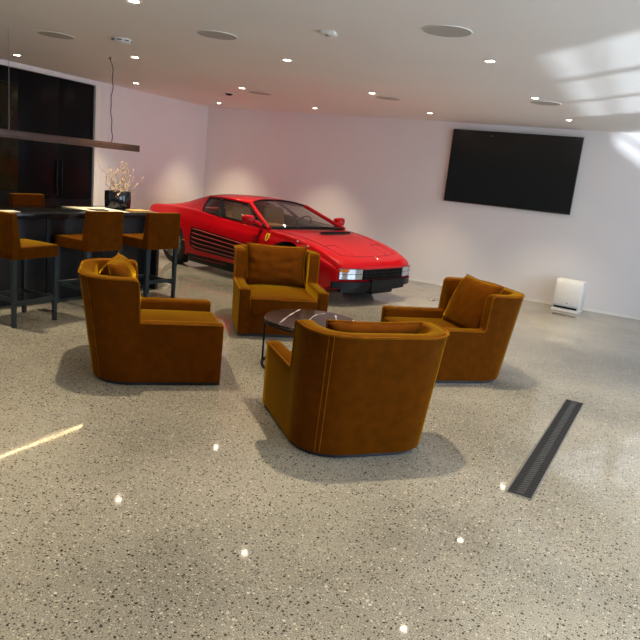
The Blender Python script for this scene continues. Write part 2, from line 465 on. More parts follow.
def armchair(x, y, yaw, label):
    t = thing('armchair', label, 'armchair', (x, y, 0), yaw-PI/2, 'ochre velvet armchairs')
    obj('shell', shell_bm(), M['velvet'], t, angle=50)
    bm = B()
    tube(bm, [chair_outer(p, p[4]-.006, .002-p[5]) for p in CP[2:-2]], .0075, 6)
    obj('piping', bm, M['velvet_pipe'], t)
    seam = [i for i, p in enumerate(CP) if abs(abs(p[2])-math.cos(PI/2*6/10)) < .02]
    for i in seam:
        bm = B()
        for d in (-.35, .35):
            q = CP[i]; q2 = CP[i+(1 if d > 0 else -1)]
            pp = [q[k]*(1-abs(d))+q2[k]*abs(d) for k in range(6)]
            tube(bm, [chair_outer(pp, .035+(HB-.05)*k/10, .0005) for k in range(11)], .0035, 5)
        obj('back_seam', bm, M['velvet_pipe'], t)
    ih = W/2-TH
    bm = B(); rbox(bm, (0, D/2-.045, .125), (2*ih+.02, .07, .19), .012, n=4)
    box(bm, -ih, ih, -D/2+TH, D/2-.07, .05, .215)
    obj('front_rail', bm, M['velvet'], t)
    bm = B(); rbox(bm, (0, (D/2+.02-D/2+TH-.02)/2, .314), (2*ih-.004, D-TH+.04, .19), .032, (0, .012, .024), n=10)
    obj('seat_cushion', bm, M['velvet'], t)
    bm = B(); zz = .404
    y0, y1 = -D/2+TH, D/2+.018; hx = ih-.012
    tube(bm, [(-hx, y0+.06, zz-.004), (-hx, y1-.04, zz-.004), (-hx+.02, y1-.006, zz-.006), (0, y1+.008, zz-.004), (hx-.02, y1-.006, zz-.006), (hx, y1-.04, zz-.004), (hx, y0+.06, zz-.004)], .005, 6)
    obj('cushion_piping', bm, M['velvet_pipe'], t)
    # recessed plinth
    bm = B(); G = []
    for z in (0, .034):
        G.append([Vector((p[0]-p[2]*.022, p[1]-p[3]*.022, z)) for p in CP]+[Vector((-W/2+.03, D/2-.03, z)), Vector((W/2-.03, D/2-.03, z))])
    V = grid(bm, G, closed_u=True); bm.faces.new(V[0][::-1]); bm.faces.new(V[1])
    obj('plinth', bm, M['plinth'], t)
    return t
A1 = armchair(-3.329, 3.971, math.radians(43.2), 'ochre velvet armchair seen from its side, leftmost of the four armchairs')
AC = [A1]
for x, y, a, l in ((-1.471, 5.818, 223, 'ochre velvet armchair right of the coffee table, nearest the floor drain and air purifier'),
                   (-3.372, 5.960, 309.5, 'ochre velvet armchair facing the camera in front of the red car'),
                   (-1.576, 3.846, 136.2, 'ochre velvet armchair nearest the camera, turned with its back to it')):
    AC.append(dup(A1, (x, y, 0), math.radians(a)-PI/2, l))

def pillow_bm(w, h, t, seed, wr=.010):
    n = 26; bm = B(); F = []
    for side in (1, -1):
        G = []
        for i in range(n+1):
            row = []
            for j in range(n+1):
                u = -1+2*j/n; v = -1+2*i/n
                x = u*w/2*(1-.055*(1-v*v)*abs(u)**3); y = v*h/2*(1-.055*(1-u*u)*abs(v)**3)
                b_ = max(0, (1-u**4))**.55*max(0, (1-v**4))**.55
                z = side*t/2*b_
                q = Vector((u*2.2+seed, v*2.2, side*3+seed))
                z += wr*b_*noise.noise(q*1.3)*side
                # folds running in from the top corners
                ang = math.atan2(v-1.15, (abs(u)-1.15)); rad = math.hypot(v-1.15, abs(u)-1.15)
                z += side*.006*math.sin(ang*22+seed)*b_*math.exp(-rad*1.1)
                row.append(Vector((x, z, y)))
            G.append(row)
        grid(bm, G)
    bmesh.ops.remove_doubles(bm, verts=bm.verts, dist=1e-5)
    edge = []
    for k in range(n): edge.append((-1+2*k/n, -1))
    for k in range(n): edge.append((1, -1+2*k/n))
    for k in range(n): edge.append((1-2*k/n, 1))
    for k in range(n): edge.append((-1, 1-2*k/n))
    pts = [Vector((u*w/2*(1-.055*(1-v*v)*abs(u)**3), 0, v*h/2*(1-.055*(1-u*u)*abs(v)**3))) for u, v in edge]
    return bm, pts
def pillow(chair, lx, ly, lz, tilt, label, w=.60, h=.50, t=.19, seed=0, yaw=0, roll=0, wr=.010):
    mw = Matrix.Translation(chair.location) @ Matrix.Rotation(chair.rotation_euler.z, 4, 'Z') @ Matrix.Translation((lx, ly, lz)) @ Matrix.Rotation(yaw, 4, 'Z') @ Matrix.Rotation(tilt, 4, 'X') @ Matrix.Rotation(roll, 4, 'Y')
    o = thing('cushion', label, 'cushion', (0, 0, 0), 0, 'loose velvet cushions on the armchairs')
    o.location = mw.translation; o.rotation_euler = mw.to_euler()
    bm, pts = pillow_bm(w, h, t, seed, wr)
    obj('cover', bm, M['velvet'], o, angle=80)
    bm = B(); tube(bm, pts, .006, 6, closed=True)
    obj('piping', bm, M['velvet_pipe'], o)
    return o
# local +y faces forward; the cushion leans back on the chair back
pillow(AC[0], 0, -.285, .635, math.radians(15), 'golden velvet cushion with one corner up in the leftmost armchair', seed=1.3, w=.60, t=.24, yaw=math.radians(-7))
pillow(AC[1], -.03, -.215, .622, math.radians(22), 'ochre velvet cushion leaning in the armchair nearest the air purifier', w=.66, h=.53, seed=4.1)
pillow(AC[2], 0, -.245, .635, math.radians(13), 'wide creased brown velvet cushion in the armchair in front of the car', w=.675, h=.46, t=.17, seed=7.7, wr=.018)
pillow(AC[3], 0, -.265, .615, math.radians(13), 'brown velvet cushion just showing over the rim of the nearest armchair', w=.64, h=.45, t=.17, seed=2.9)

# ------------------------------------------------------------------ coffee table
t = thing('coffee_table', 'round dark marble coffee table with white veins between the armchairs', 'table', (-2.413, 4.916, 0), .3)
TR = .417
obj('tabletop', lathe(B(), [(0, .413), (TR-.012, .413), (TR, .418), (TR, .428), (TR-.006, .433), (0, .433)], 64), M['tabletop'], t)
def vein(pts, w):
    bm = B(); P = cr([(a, b, 0) for a, b in pts], 10); n = len(P); V = []
    for i, p in enumerate(P):
        d = P[min(i+1, n-1)]-P[max(i-1, 0)]; d.normalize(); nn = Vector((-d.y, d.x, 0))
        ww = w*(.55+.45*math.sin(i*.9)+.3*noise.noise(Vector((i*.7, w*90, 0))))*.5+.002
        V.append((bm.verts.new((p.x+nn.x*ww, p.y+nn.y*ww, .4336)), bm.verts.new((p.x-nn.x*ww, p.y-nn.y*ww, .4336))))
    for a, b in zip(V, V[1:]): bm.faces.new((a[0], a[1], b[1], b[0]))
    return bm
def tl(x, y):   # world to table local
    v = Matrix.Rotation(-.3, 4, 'Z') @ Vector((x+2.413, y-4.916, 0)); return (v.x, v.y)
VE = []
def onz(px, py, z):
    f_ = 644.5434351689742; r = Vector((0.8880084955860785, 0.4481681890538435, 0.10288919324762966)); u = Vector((-0.18959748011978322, 0.1530127602417029, 0.9698659137919239)); w = Vector((-0.4189196907513158, 0.8807567027978916, -0.22084819034216324))
    d = r*((px-320)/f_)-u*((py-320)/f_)+w; k = (z-1.6764789958564854)/d.z
    return Vector((0, 0, 1.6764789958564854))+d*k
for pts, w in (([(300, 309.5), (290, 315), (279, 323.5)], .016), ([(325, 313.5), (314, 316), (303, 327)], .013), ([(335.5, 315.5), (337, 321), (343, 327)], .016), ([(353, 320), (355, 324), (357, 327)], .016)):
    VE.append(vein([tl(*onz(a, b, .433).xy) for a, b in pts], w))
for b_ in VE: obj('vein', b_, M['vein'], t)
bm = B(); tube(bm, [((TR-.006)*math.cos(2*PI*k/64), (TR-.006)*math.sin(2*PI*k/64), .402) for k in range(64)], .011, 8, closed=True)
obj('top_ring', bm, M['blackmetal'], t)
bm = B(); tube(bm, [((TR-.012)*math.cos(2*PI*k/64), (TR-.012)*math.sin(2*PI*k/64), .012) for k in range(64)], .012, 8, closed=True)
obj('base_ring', bm, M['blackmetal'], t)
for k in range(4):
    a = math.radians((204, 294, 24, 118)[k])-.3
    bm = B(); tube(bm, [((TR-.006)*math.cos(a), (TR-.006)*math.sin(a), .402), ((TR-.012)*math.cos(a), (TR-.012)*math.sin(a), .012)], .0095, 8)
    obj('leg', bm, M['blackmetal'], t)

# ------------------------------------------------------------------ bar island
ISR = math.radians(-3.6)          # the island is turned a little against the wall
t = thing('bar_island', 'long black bar island with stone counter and padded stools around it', 'island', (-5.43, 6.47, 0), ISR)
# local: x across (negative towards the cabinets), y along (negative towards the left of the photo)
bm = box(B(), -.76, -.17, -3.1, -.02, .06, .925); obj('base', bm, M['island'], t, smooth=False)
obj('toe_kick', box(B(), -.73, -.19, -3.08, -.05, 0, .06), M['plinth'], t, smooth=False)
obj('end_panel', box(B(), -.78, -.012, -.045, 0, 0, .925, .003), M['island'], t)
obj('countertop', box(B(), -.80, 0, -3.14, .01, .925, .985, .004), M['counter'], t)
for k in range(4):
    obj('front_panel', box(B(), -.17, -.155, -.06-.75*(k+1)+.006, -.06-.75*k-.006, .075, .915, .002), M['island'], t)

def slab(name, label, cat, quad, z, h, m, bev=None):
    c = sum((Vector(q) for q in quad), Vector((0, 0)))/4
    bm = B(); hexa(bm, [(q[0]-c.x, q[1]-c.y, 0) for q in quad]+[(q[0]-c.x, q[1]-c.y, h) for q in quad])
    o = obj(name, bm, m, smooth=False); o.location = (c.x, c.y, z); tag(o, label, cat); return o
slab('paper_sheet', 'large white paper sheet lying on the black counter', 'paper', [(-6.12, 5.52), (-5.52, 5.52), (-5.50, 5.97), (-6.05, 6.06)], .986, .003, M['paper'])
slab('tablet', 'thin black tablet lying on the white sheet on the counter', 'tablet', [(-5.83, 5.62), (-5.64, 5.60), (-5.63, 5.77), (-5.80, 5.82)], .9895, .007, M['tvframe'])
slab('tan_slab', 'small tan slab on the right front corner of the counter', 'board', [(-5.66, 6.07), (-5.48, 6.07), (-5.465, 6.33), (-5.66, 6.34)], .986, .02, M['tan'])  # plain thin tan block at the counter corner
slab('napkin', 'small white napkin at the left counter edge behind the nearest stool', 'napkin', [(-5.74, 4.36), (-5.60, 4.36), (-5.59, 4.52), (-5.72, 4.54)], .986, .006, M['paper'])

# vase with twisted branches
vb = Vector((-5.93, 6.22, .986))
t = thing('vase', 'glossy black vase with twisted branches on the bar counter', 'vase', vb)
obj('pot', lathe(B(), [(0, .004), (.145, 0), (.154, .01), (.159, .10), (.160, .205), (.157, .212), (.147, .209), (.146, .12), (.14, .03), (0, .025)], 48), M['vase'], t)
t = thing('twisted_branches', 'bunch of pale twisted budded branches standing in the black vase', 'branches', vb+Vector((0, 0, .03)))
random.seed(21)
for k in range(22):
    a = random.uniform(0, 2*PI); sp = random.uniform(.02, .34)*random.choice((1, 1, .6)); ht = random.uniform(.34, .62)-sp*.25
    P = []; x0, y0 = .07*math.cos(a), .07*math.sin(a); n = 22; ph = random.uniform(0, 6); fr = random.uniform(9, 16)
    for i in range(n+1):
        s = i/n; wob = .030*s*math.sin(fr*s+ph)+.012*s*math.sin(2.3*fr*s+2*ph); wob2 = .030*s*math.cos(fr*s*.9+ph)
        rr = sp*s**1.25
        P.append((x0*(1-s*.3)+rr*math.cos(a)-wob*math.sin(a), y0*(1-s*.3)+rr*math.sin(a)+wob*math.cos(a)+wob2*.7, ht*s+.012*math.sin(fr*1.4*s)))
    bm = B(); tube(bm, P, [.0048*(1-.72*i/n) for i in range(n+1)], 5)
    br = obj('branch', bm, M['twig'], t)
    bm = B()
    for i in range(8, n+1):
        if random.random() < .75:
            q = Vector(P[i])+Vector((random.uniform(-.014, .014), random.uniform(-.014, .014), random.uniform(-.008, .014)))
            bmesh.ops.create_icosphere(bm, subdivisions=1, radius=random.uniform(.004, .009), matrix=Matrix.Translation(q) @ Matrix.Diagonal((1, 1, 1.5, 1)))
    obj('bud', bm, M['bud'], br)
    br.children[0]['kind'] = 'stuff'

# ------------------------------------------------------------------ bar stools
SW, SD, SZ, STH, SBH = .465, .529, .746, .112, 1.053
def stool(x, y, yaw, label):
    t = thing('bar_stool', label, 'bar stool', (x, y, 0), yaw-PI/2, 'ochre padded bar stools')
    bm = B(); rbox(bm, (0, .03, SZ-STH/2), (SW, SD-.06, STH), .012, (0, 0, .008), n=6)
    obj('seat', bm, M['velvet'], t)
    bm = B()
    def fn(p, u, v, w):
        k = (p.z+ (SBH-(SZ-STH))/2)/(SBH-(SZ-STH)); p.y = p.y*(1-.42*k)-.030*k-.0; return p
    hb = SBH-(SZ-STH)
    rbox(bm, (0, -SD/2+.05, SZ-STH+hb/2), (SW, .10, hb), .011, n=6, fn=fn)
    obj('backrest', bm, M['velvet'], t)
    bm = B()
    for s in (-1, 1):
        tube(bm, [(s*(SW/2-.004), -SD/2+.105-.07*k/6-.01, SZ-.01+(SBH-SZ)*k/6-.005) for k in range(7)], .004, 5)
    tube(bm, [(-SW/2+.006, -SD/2+.024, SBH-.004), (SW/2-.006, -SD/2+.024, SBH-.004)], .004, 5)
    obj('piping', bm, M['velvet_pipe'], t)
    lx, lf, lb = SW/2-.024, SD/2-.028, -SD/2+.03; w = .021
    for sx in (-1, 1):
        for yy in (lf, lb):
            bm = B(); zt = SZ-STH+.004
            a = .8
            hexa(bm, [(sx*lx-w*a, yy-w*a, 0), (sx*lx+w*a, yy-w*a, 0), (sx*lx+w*a, yy+w*a, 0), (sx*lx-w*a, yy+w*a, 0),
                      (sx*lx-w, yy-w, zt), (sx*lx+w, yy-w, zt), (sx*lx+w, yy+w, zt), (sx*lx-w, yy+w, zt)])
            obj('leg', bm, M['stoolwood'], t, smooth=False)
    for sx in (-1, 1):
        obj('stretcher', box(B(), sx*lx-.011, sx*lx+.011, lb, lf, .205, .245), M['stoolwood'], t, smooth=False)
    obj('stretcher', box(B(), -lx, lx, lb-.011, lb+.011, .235, .275), M['stoolwood'], t, smooth=False)
    obj('stretcher', box(B(), -lx, lx, lf-.011, lf+.013, .215, .245), M['stoolwood'], t, smooth=False)
    obj('footrest', box(B(), -lx+.02, lx-.02, lf-.016, lf+.018, .245, .252), M['chrome'], t, smooth=False)
    return t
S1 = stool(-5.206, 4.195, math.radians(91.4), 'ochre padded bar stool turned sideways at the left edge, nearest the camera')
dup(S1, (-5.312, 5.157, 0), math.radians(175.5)-PI/2, 'ochre bar stool with its back to the camera, middle of the near stools')
dup(S1, (-5.150, 5.923, 0), math.radians(171)-PI/2, 'ochre bar stool beside the rear of the red car, right end of the island')
dup(S1, (-6.66, 5.67, 0), math.radians(-3), 'bar stool across the island, its whole backrest showing above the counter')
bpy.context.view_layer.update()
dup(S1, (-6.62, 4.82, 0), math.radians(-3), 'bar stool across the island, cut off by the left edge of the photo')
# the two far stools face the island, i.e. towards +x
for o in C.objects:
    if o.type == 'EMPTY' and o.name.startswith('bar_stool') and o.location.x < -6.5:
        o.rotation_euler.z = math.radians(-2)-PI/2

# ------------------------------------------------------------------ pendant lamp over the island
t = thing('pendant_lamp', 'long slim bronze bar pendant lamp hanging over the island', 'lamp', (-5.79, 5.23, 1.70))
bm = box(B(), -.024, .024, -1.16, 1.16, .012, .078, .003); box(bm, -.024, -.018, -1.16, 1.16, .0, .014); box(bm, .018, .024, -1.16, 1.16, .0, .014)
obj('bar', bm, M['pendant'], t)
obj('light_strip', box(B(), -.017, .017, -1.14, 1.14, .007, .0125), M['led'], t, smooth=False)
obj('end_cap', box(B(), -.0245, .0245, 1.158, 1.166, .0, .079, .002), M['pendant'], t)
bm = B(); random.seed(5)
P = []
for k in range(29):
    s = k/28; P.append((.012*math.sin(5*s)+.004*math.sin(23*s), .69+.018*math.sin(9*s+1)+.007*math.sin(31*s)-.012*(s > .95), .078+s*(HC-1.70-.082)))
P.append((-.0, .66, HC-1.70-.006)); P.append((.0, .62, HC-1.70-.03))
obj('power_cord', tube(B(), P, .0055, 6), M['cord'], t)
obj('hanging_wire', tube(B(), [(0, -.68, .078), (0, -.68, HC-1.70)], .0028, 6), M['wire'], t)
obj('hanging_wire', tube(B(), [(0, .665, .078), (0, .665, HC-1.70)], .0012, 6), M['wire'], t)

# ------------------------------------------------------------------ black wall of tall cabinets
t = thing('tall_cabinet', 'wall of tall glossy black cabinets left behind the bar island', 'cabinet', (XL-.02, CAB0, 0))
L_ = CAB1-CAB0
obj('carcass', box(B(), -.60, -.03, .003, L_-.003, .0, CABT-.003), M['black'], t, smooth=False)
obj('toe_kick', box(B(), -.03, -.02, .003, L_-.003, 0, .08), M['plinth'], t, smooth=False)
yd = [7.925, 7.25, 6.53, 5.86, 5.19, 4.52, 3.455]
for k in range(6):
    a, b = yd[k+1]-CAB0+.003, yd[k]-CAB0-.003
    if k == 2:
        d = obj('door', box(B(), -.028, -.002, a, b, .09, .97, .002), M['black'], t)
        d = obj('glass_door', box(B(), -.028, -.002, a, b, .98, 2.44, .002), M['blackglass'], t); d['label'] = 'dark brown glass door'
        obj('door', box(B(), -.028, -.002, a, b, 2.45, CABT-.006, .002), M['black'], t)
        obj('handle', box(B(), .0, .022, a+.03, a+.045, 1.2, 1.9, .003), M['handle'], d)
        continue
    obj('drawer_front', box(B(), -.028, -.002, a, b, .09, .882, .002), M['black'], t)
    d = obj('door', box(B(), -.028, -.002, a, b, .888, CABT-.006, .002), M['black'], t)
    hy = a+.035 if k % 2 == 0 else b-.05
    obj('handle', box(B(), -.002, .026, hy, hy+.015, .96, 1.47, .004), M['handle'], d)

# ------------------------------------------------------------------ television
t = thing('television', 'large black flat television mounted high on the back wall', 'television', (-2.073, YB, 2.03), 0)
hw, hh = 1.012, .582
obj('housing', box(B(), -hw, hw, -.085, -.045, -hh, hh, .006), M['tvframe'], t)
obj('screen', box(B(), -hw+.012, hw-.012, -.0875, -.084, -hh+.02, hh-.012), M['tvscreen'], t, smooth=False)
obj('wall_bracket', box(B(), -.35, .35, -.046, 0, -.25, .25), M['blackmetal'], t, smooth=False)
obj('frame_edge', box(B(), -hw-.003, hw+.003, -.083, -.047, -hh-.005, -hh+.001), M['steel'], t, smooth=False)
obj('frame_edge', box(B(), hw, hw+.004, -.083, -.047, -hh, hh), M['steel'], t, smooth=False)
obj('status_mark', box(B(), -.38, -.35, -.088, -.087, hh-.082, hh-.066), M['tvmark'], t, smooth=False)

# ------------------------------------------------------------------ air purifier
t = thing('air_purifier', 'white boxy air purifier standing on the floor below the television', 'air purifier', (-.822, 10.56, 0), math.radians(-8))
obj('body', box(B(), -.205, .205, -.12, .12, .055, .485, .018), M['purifier'], t)
bm = box(B(), -.19, .185, -.136, -.118, .095, .455, .008)
obj('front_panel', bm, M['purifier'], t)
obj('base', box(B(), -.208, .208, -.145, .13, 0, .03, .006), M['purifier'], t)
obj('air_slot', box(B(), -.175, .165, -.128, -.10, .048, .075), M['slot'], t, smooth=False)
obj('neck', box(B(), -.19, .19, -.10, .10, .025, .058), M['purifier'], t, smooth=False)
obj('logo_mark', box(B(), -.0, .022, -.1372, -.1355, .128, .14), M['slot'], t, smooth=False)

# ------------------------------------------------------------------ floor drain
DA = math.atan2(.103, 2.134)
t = thing('floor_drain', 'long black slotted drain grate set in the floor on the right', 'drain', (-.294, 4.683, 0), -DA)
bm = B()
for s in (-1, 1): box(bm, s*.0715-.004, s*.0715+.004, -1.072, 1.072, -.001, .0035)
for s in (-1, 1): box(bm, -.0755, .0755, s*1.072-.004, s*1.072+.004, -.001, .0035)
obj('edge_frame', bm, M['steel'], t, smooth=False)
obj('channel', box(B(), -.068, .068, -1.068, 1.068, -.001, .001), M['drain'], t, smooth=False)
bm = B(); n = 62
for k in range(n):
    y = -1.06+2.12*(k+.5)/n
    for x0, x1, sh in ((-.066, -.024, 0), (-.019, .019, .5), (.024, .066, 0)):
        yy = y+sh*2.12/n; w = .0085
        z0, z1 = .001, .004
        nf = len(bm.faces); sk = .007 if sh else 0
        hexa(bm, [(x0, yy-w-sk, z0), (x1, yy-w+sk, z0), (x1, yy+w+sk, z0), (x0, yy+w-sk, z0), (x0, yy-w-sk, z1), (x1, yy-w+sk, z1), (x1, yy+w+sk, z1), (x0, yy+w-sk, z1)])
        if sh:
            bm.faces.ensure_lookup_table()
            for f in bm.faces[nf:]: f.material_index = 1
obj('grate', bm, [M['drain'], M['drainbar']], t, smooth=False)
t = thing('floor_socket', 'small dark floor socket cover near the nose of the car', 'socket', (-2.63, 9.33, 0), .2)
obj('plate', lathe(B(), [(0, .004), (.055, .004), (.06, 0)], 24), M['drain'], t)
obj('lid', lathe(B(), [(0, .007), (.03, .007), (.034, .004)], 24), M['steel'], t)

# ------------------------------------------------------------------ the red sports car
CO = Vector((-7.401, 9.545, 0)); CYAW = math.radians(-15.536)
car = thing('sports_car', 'low red wedge shaped sports car parked along the back wall', 'car', CO, CYAW)
# x forward from the tail, y to its left, z up
ST_ = [  # x, zc, ws, zs, wm, zm, wb, zb
    (.00, .76, .80, .79, .885, .56, .84, .34), (.03, .81, .85, .845, .925, .56, .87, .30), (.12, .84, .885, .875, .95, .55, .90, .27), (.35, .87, .905, .905, .972, .55, .93, .24),
    (.905, .89, .905, .93, .988, .54, .955, .22), (1.35, .90, .885, .925, .982, .50, .95, .20), (1.58, .89, .865, .915, .972, .47, .945, .19),
    (1.96, .87, .85, .885, .955, .46, .925, .18), (2.5, .85, .845, .855, .935, .46, .905, .18), (2.95, .84, .845, .835, .925, .47, .895, .18), (3.2, .835, .845, .822, .922, .48, .89, .18),
    (3.455, .81, .835, .80, .918, .48, .885, .18), (3.75, .755, .825, .752, .91, .48, .875, .18), (4.05, .685, .815, .685, .90, .475, .865, .18),
    (4.28, .620, .80, .615, .885, .46, .85, .22), (4.40, .580, .79, .572, .87, .45, .84, .24), (4.455, .55, .785, .535, .852, .44, .825, .26), (4.485, .49, .77, .48, .82, .42, .80, .28)]
def mono(xs, ys, x):
    n = len(xs)
    if x <= xs[0]: return ys[0]
    if x >= xs[-1]: return ys[-1]
    i = 0
    while x > xs[i+1]: i += 1
    d = [(ys[k+1]-ys[k])/(xs[k+1]-xs[k]) for k in range(n-1)]
    def mt(k):
        if k == 0: return d[0]
        if k == n-1: return d[-1]
        if d[k-1]*d[k] <= 0: return 0
        return 2*d[k-1]*d[k]/(d[k-1]+d[k])
    h = xs[i+1]-xs[i]; t_ = (x-xs[i])/h
    return (2*t_**3-3*t_*t_+1)*ys[i]+(t_**3-2*t_*t_+t_)*h*mt(i)+(-2*t_**3+3*t_*t_)*ys[i+1]+(t_**3-t_*t_)*h*mt(i+1)
SX = [s[0] for s in ST_]; SC = [[s[k] for s in ST_] for k in range(8)]
def sec(x): return [mono(SX, SC[k], x) for k in range(1, 8)]
def nose(x, y):
    k = max(0, (x-3.7)/.785); k2 = max(0, (.5-x)/.5)
    return x-.20*(abs(y)/.9)**4*k*k+.06*(abs(y)/.9)**4*k2*k2
def side_pts(x):
    zc, ws, zs, wm, zm, wb, zb = sec(x)
    return [(ws-.05, zs+.002), (ws, zs-.014), (ws+(wm-ws)*.30, zs-.075), (ws+(wm-ws)*.74, (zs*.55+zm*.45)), (wm, zm), (wm-.004, zm-.10), (wb+.01, zb+.06), (wb, zb)]
def side_y(x, z):
    P = side_pts(x)
    for (a, za), (b, zb_) in zip(P, P[1:]):
        if za >= z >= zb_:
            return a+(b-a)*(za-z)/max(1e-6, za-zb_)
    return P[-1][0] if z < P[-1][1] else P[0][0]
def half(x, dip):
    zc, ws, zs, wm, zm, wb, zb = sec(x)
    top = []
    for k in range(8):
        q = k/8; yy = (ws-.05)*q
        z = zc+(zs+.002-zc)*q**2
        if dip > 0 and q < .9:
            z -= dip*.30*(1-smooth(.82, .9, q))
        top.append(Vector((0, yy, z)))
    sd = cr([(0, a, b) for a, b in side_pts(x)], 4)
    bot = [Vector((0, wb-.05, zb-.03)), Vector((0, wb*.5, zb-.03))]
    return top+sd+bot
xs = []
for a, b in zip(SX, SX[1:]):
    n = max(1, round((b-a)/.07))
    xs += [a+(b-a)*k/n for k in range(n)]
xs.append(SX[-1])
bm = B(); G = []
for x in xs:
    dip = smooth(1.50, 1.62, x)*(1-smooth(2.95, 3.05, x))
    H_ = half(x, dip)
    ring = [(h.y, h.z) for h in H_]+[(0, H_[-1].z)]
    ring += [(-y_, z_) for y_, z_ in [(h.y, h.z) for h in H_[::-1]][:-1]]
    G.append([Vector((nose(x, y_), y_, z_)) for y_, z_ in ring])
V = grid(bm, G, closed_u=True)
for row, rev in ((V[0], True), (V[-1], False)):
    bm.faces.new(row[::-1] if rev else row)
for f in bm.faces:
    c = f.calc_center_median()
    if 1.5 < c.x < 3.06 and abs(c.y) < .80 and c.z > .4: f.material_index = 1
bmesh.ops.recalc_face_normals(bm, faces=bm.faces)
body = obj('body', bm, [M['red'], M['interior']], car, angle=38)
# wheel arches cut out of the body
cutbm = B()
AX = ((.905, .355, .34), (3.455, .39, .33))
for ax, ar, az in AX:
    for s in (-1, 1):
        bmesh.ops.create_cone(cutbm, cap_ends=True, segments=48, radius1=ar, radius2=ar, depth=.42, matrix=Matrix.Translation((ax, s*.86, az)) @ Matrix.Rotation(PI/2, 4, 'X'))
for f in cutbm.faces: f.material_index = 1
cut = obj('arch_cutter', cutbm, [M['carblack'], M['carblack']], None)
cut.location = CO; cut.rotation_euler.z = CYAW
md = body.modifiers.new('arches', 'BOOLEAN'); md.object = cut; md.operation = 'DIFFERENCE'; md.solver = 'EXACT'
bpy.context.view_layer.update()
dg = bpy.context.evaluated_depsgraph_get()
me = bpy.data.meshes.new_from_object(body.evaluated_get(dg))
body.modifiers.clear(); body.data = me
bpy.data.objects.remove(cut)
me.set_sharp_from_angle(angle=math.radians(38))

# greenhouse
def sym(p): return [(a, -b, c) for a, b, c in p]
def mrow(p):  # centre-out row to full row
    return [(a, -b, c) for a, b, c in p[::-1]][:-1]+list(p)
roof_rows = [mrow([(2.20, 0, 1.190), (2.24, .32, 1.180), (2.32, .575, 1.138)]),
             mrow([(1.82, 0, 1.207), (1.83, .32, 1.197), (1.86, .585, 1.153)]),
             mrow([(1.36, 0, 1.190), (1.37, .32, 1.180), (1.32, .565, 1.145)])]
bm = B(); patch(bm, roof_rows, 6)
# fastback and sail panels, one skin with the roof
patch(bm, [mrow([(1.36, 0, 1.190), (1.37, .32, 1.180), (1.32, .565, 1.145)]),
           mrow([(1.10, 0, 1.085), (1.10, .34, 1.08), (1.08, .595, 1.075)]),
           mrow([(.78, 0, .985), (.78, .36, .985), (.80, .635, .985)]),
           mrow([(.40, 0, .885), (.40, .38, .89), (.42, .68, .905)])], 5)
for s in (-1, 1):
    q = [[(1.32, s*.565, 1.145), (1.08, s*.595, 1.075), (.80, s*.635, .985), (.42, s*.68, .905)],
         [(1.41, s*.70, 1.03), (1.17, s*.735, .995), (.82, s*.765, .955), (.42, s*.77, .905)],
         [(1.50, s*.847, .908), (1.22, s*.86, .905), (.84, s*.87, .915), (.42, s*.865, .895)]]
    patch(bm, q, 5)
bmesh.ops.remove_doubles(bm, verts=bm.verts, dist=.002)
thick(obj('roof', bm, M['red'], car, angle=40), .012, 0)
# louvred engine deck
bm = B()
for k in range(7):
    x = 1.18-.10*k; z = 1.085+(x-1.10)*.32
    box(bm, x-.03, x+.03, -.40, .40, z+.014, z+.028)
obj('engine_louvre', bm, M['carblack'], car, smooth=False)
# windscreen
wsb = [(3.13, 0, .875), (3.09, .42, .868), (2.99, .80, .845)]; wst = [(2.20, 0, 1.190), (2.24, .32, 1.180), (2.32, .575, 1.138)]
bm = B(); patch(bm, [mrow(wst), mrow([(2.67, 0, 1.045), (2.66, .37, 1.037), (2.64, .692, .995)]), mrow(wsb)], 7)
obj('windscreen', bm, M['carglass'], car)
bm = B(); tube(bm, cr(mrow([(a+.012, b, c+.002) for a, b, c in wsb]), 6), .016, 6); tube(bm, cr(mrow([(a+.012, b, c+.001) for a, b, c in wst]), 6), .010, 6)
obj('windscreen_seal', bm, M['carblack'], car)
for s in (-1, 1):
    bm = B(); P = cr([(3.02, s*.835, .838), (2.66, s*.715, .985), (2.33, s*.592, 1.130)], 8)
    tube(bm, P, .030, 8); obj('windscreen_pillar', bm, M['red'], car)
    bm = B(); tube(bm, cr([(2.34, s*.592, 1.128), (1.86, s*.598, 1.147), (1.34, s*.578, 1.134)], 6), .018, 8); obj('roof_rail', bm, M['red'], car)
    dw = [(2.95, s*.838, .850), (1.98, s*.842, .888), (1.70, s*.610, 1.121), (2.28, s*.610, 1.112)]
    qw = [(1.91, s*.842, .892), (1.50, s*.848, .918), (1.35, s*.595, 1.115), (1.63, s*.608, 1.122)]
    for nm, q in (('door_window', dw), ('quarter_window', qw)):
        bm = B(); a, b, c, d = [Vector(p) for p in q]
        mid = lambda p, r: (p+r)/2+Vector((0, s*.02, 0))
        patch(bm, [[a, (a+b)/2, b], [mid(a, d), mid(mid(a, d), mid(b, c)), mid(b, c)], [d, (d+c)/2, c]], 5)
        o = obj(nm, bm, M['carglass'], car)
        bm = B()
        for p, r, bow in ((a, b, 0), (b, c, 1), (c, d, 0), (d, a, 1)):
            m_ = (p+r)/2+Vector((0, s*.02*bow, 0)); tube(bm, cr([p, m_, r], 5), .013, 6)
        obj('window_frame', bm, M['carblack'], o)
    bm = B(); b1 = [(1.98, s*.846, .886), (1.90, s*.846, .891), (1.63, s*.612, 1.125), (1.71, s*.612, 1.123)]
    o_ = [Vector(p)+Vector((0, s*.018, 0)) for p in b1]; i_ = [Vector(p)-Vector((0, s*.012, 0)) for p in b1]
    hexa(bm, i_+o_); obj('window_pillar', bm, M['carblack'], car, smooth=False)
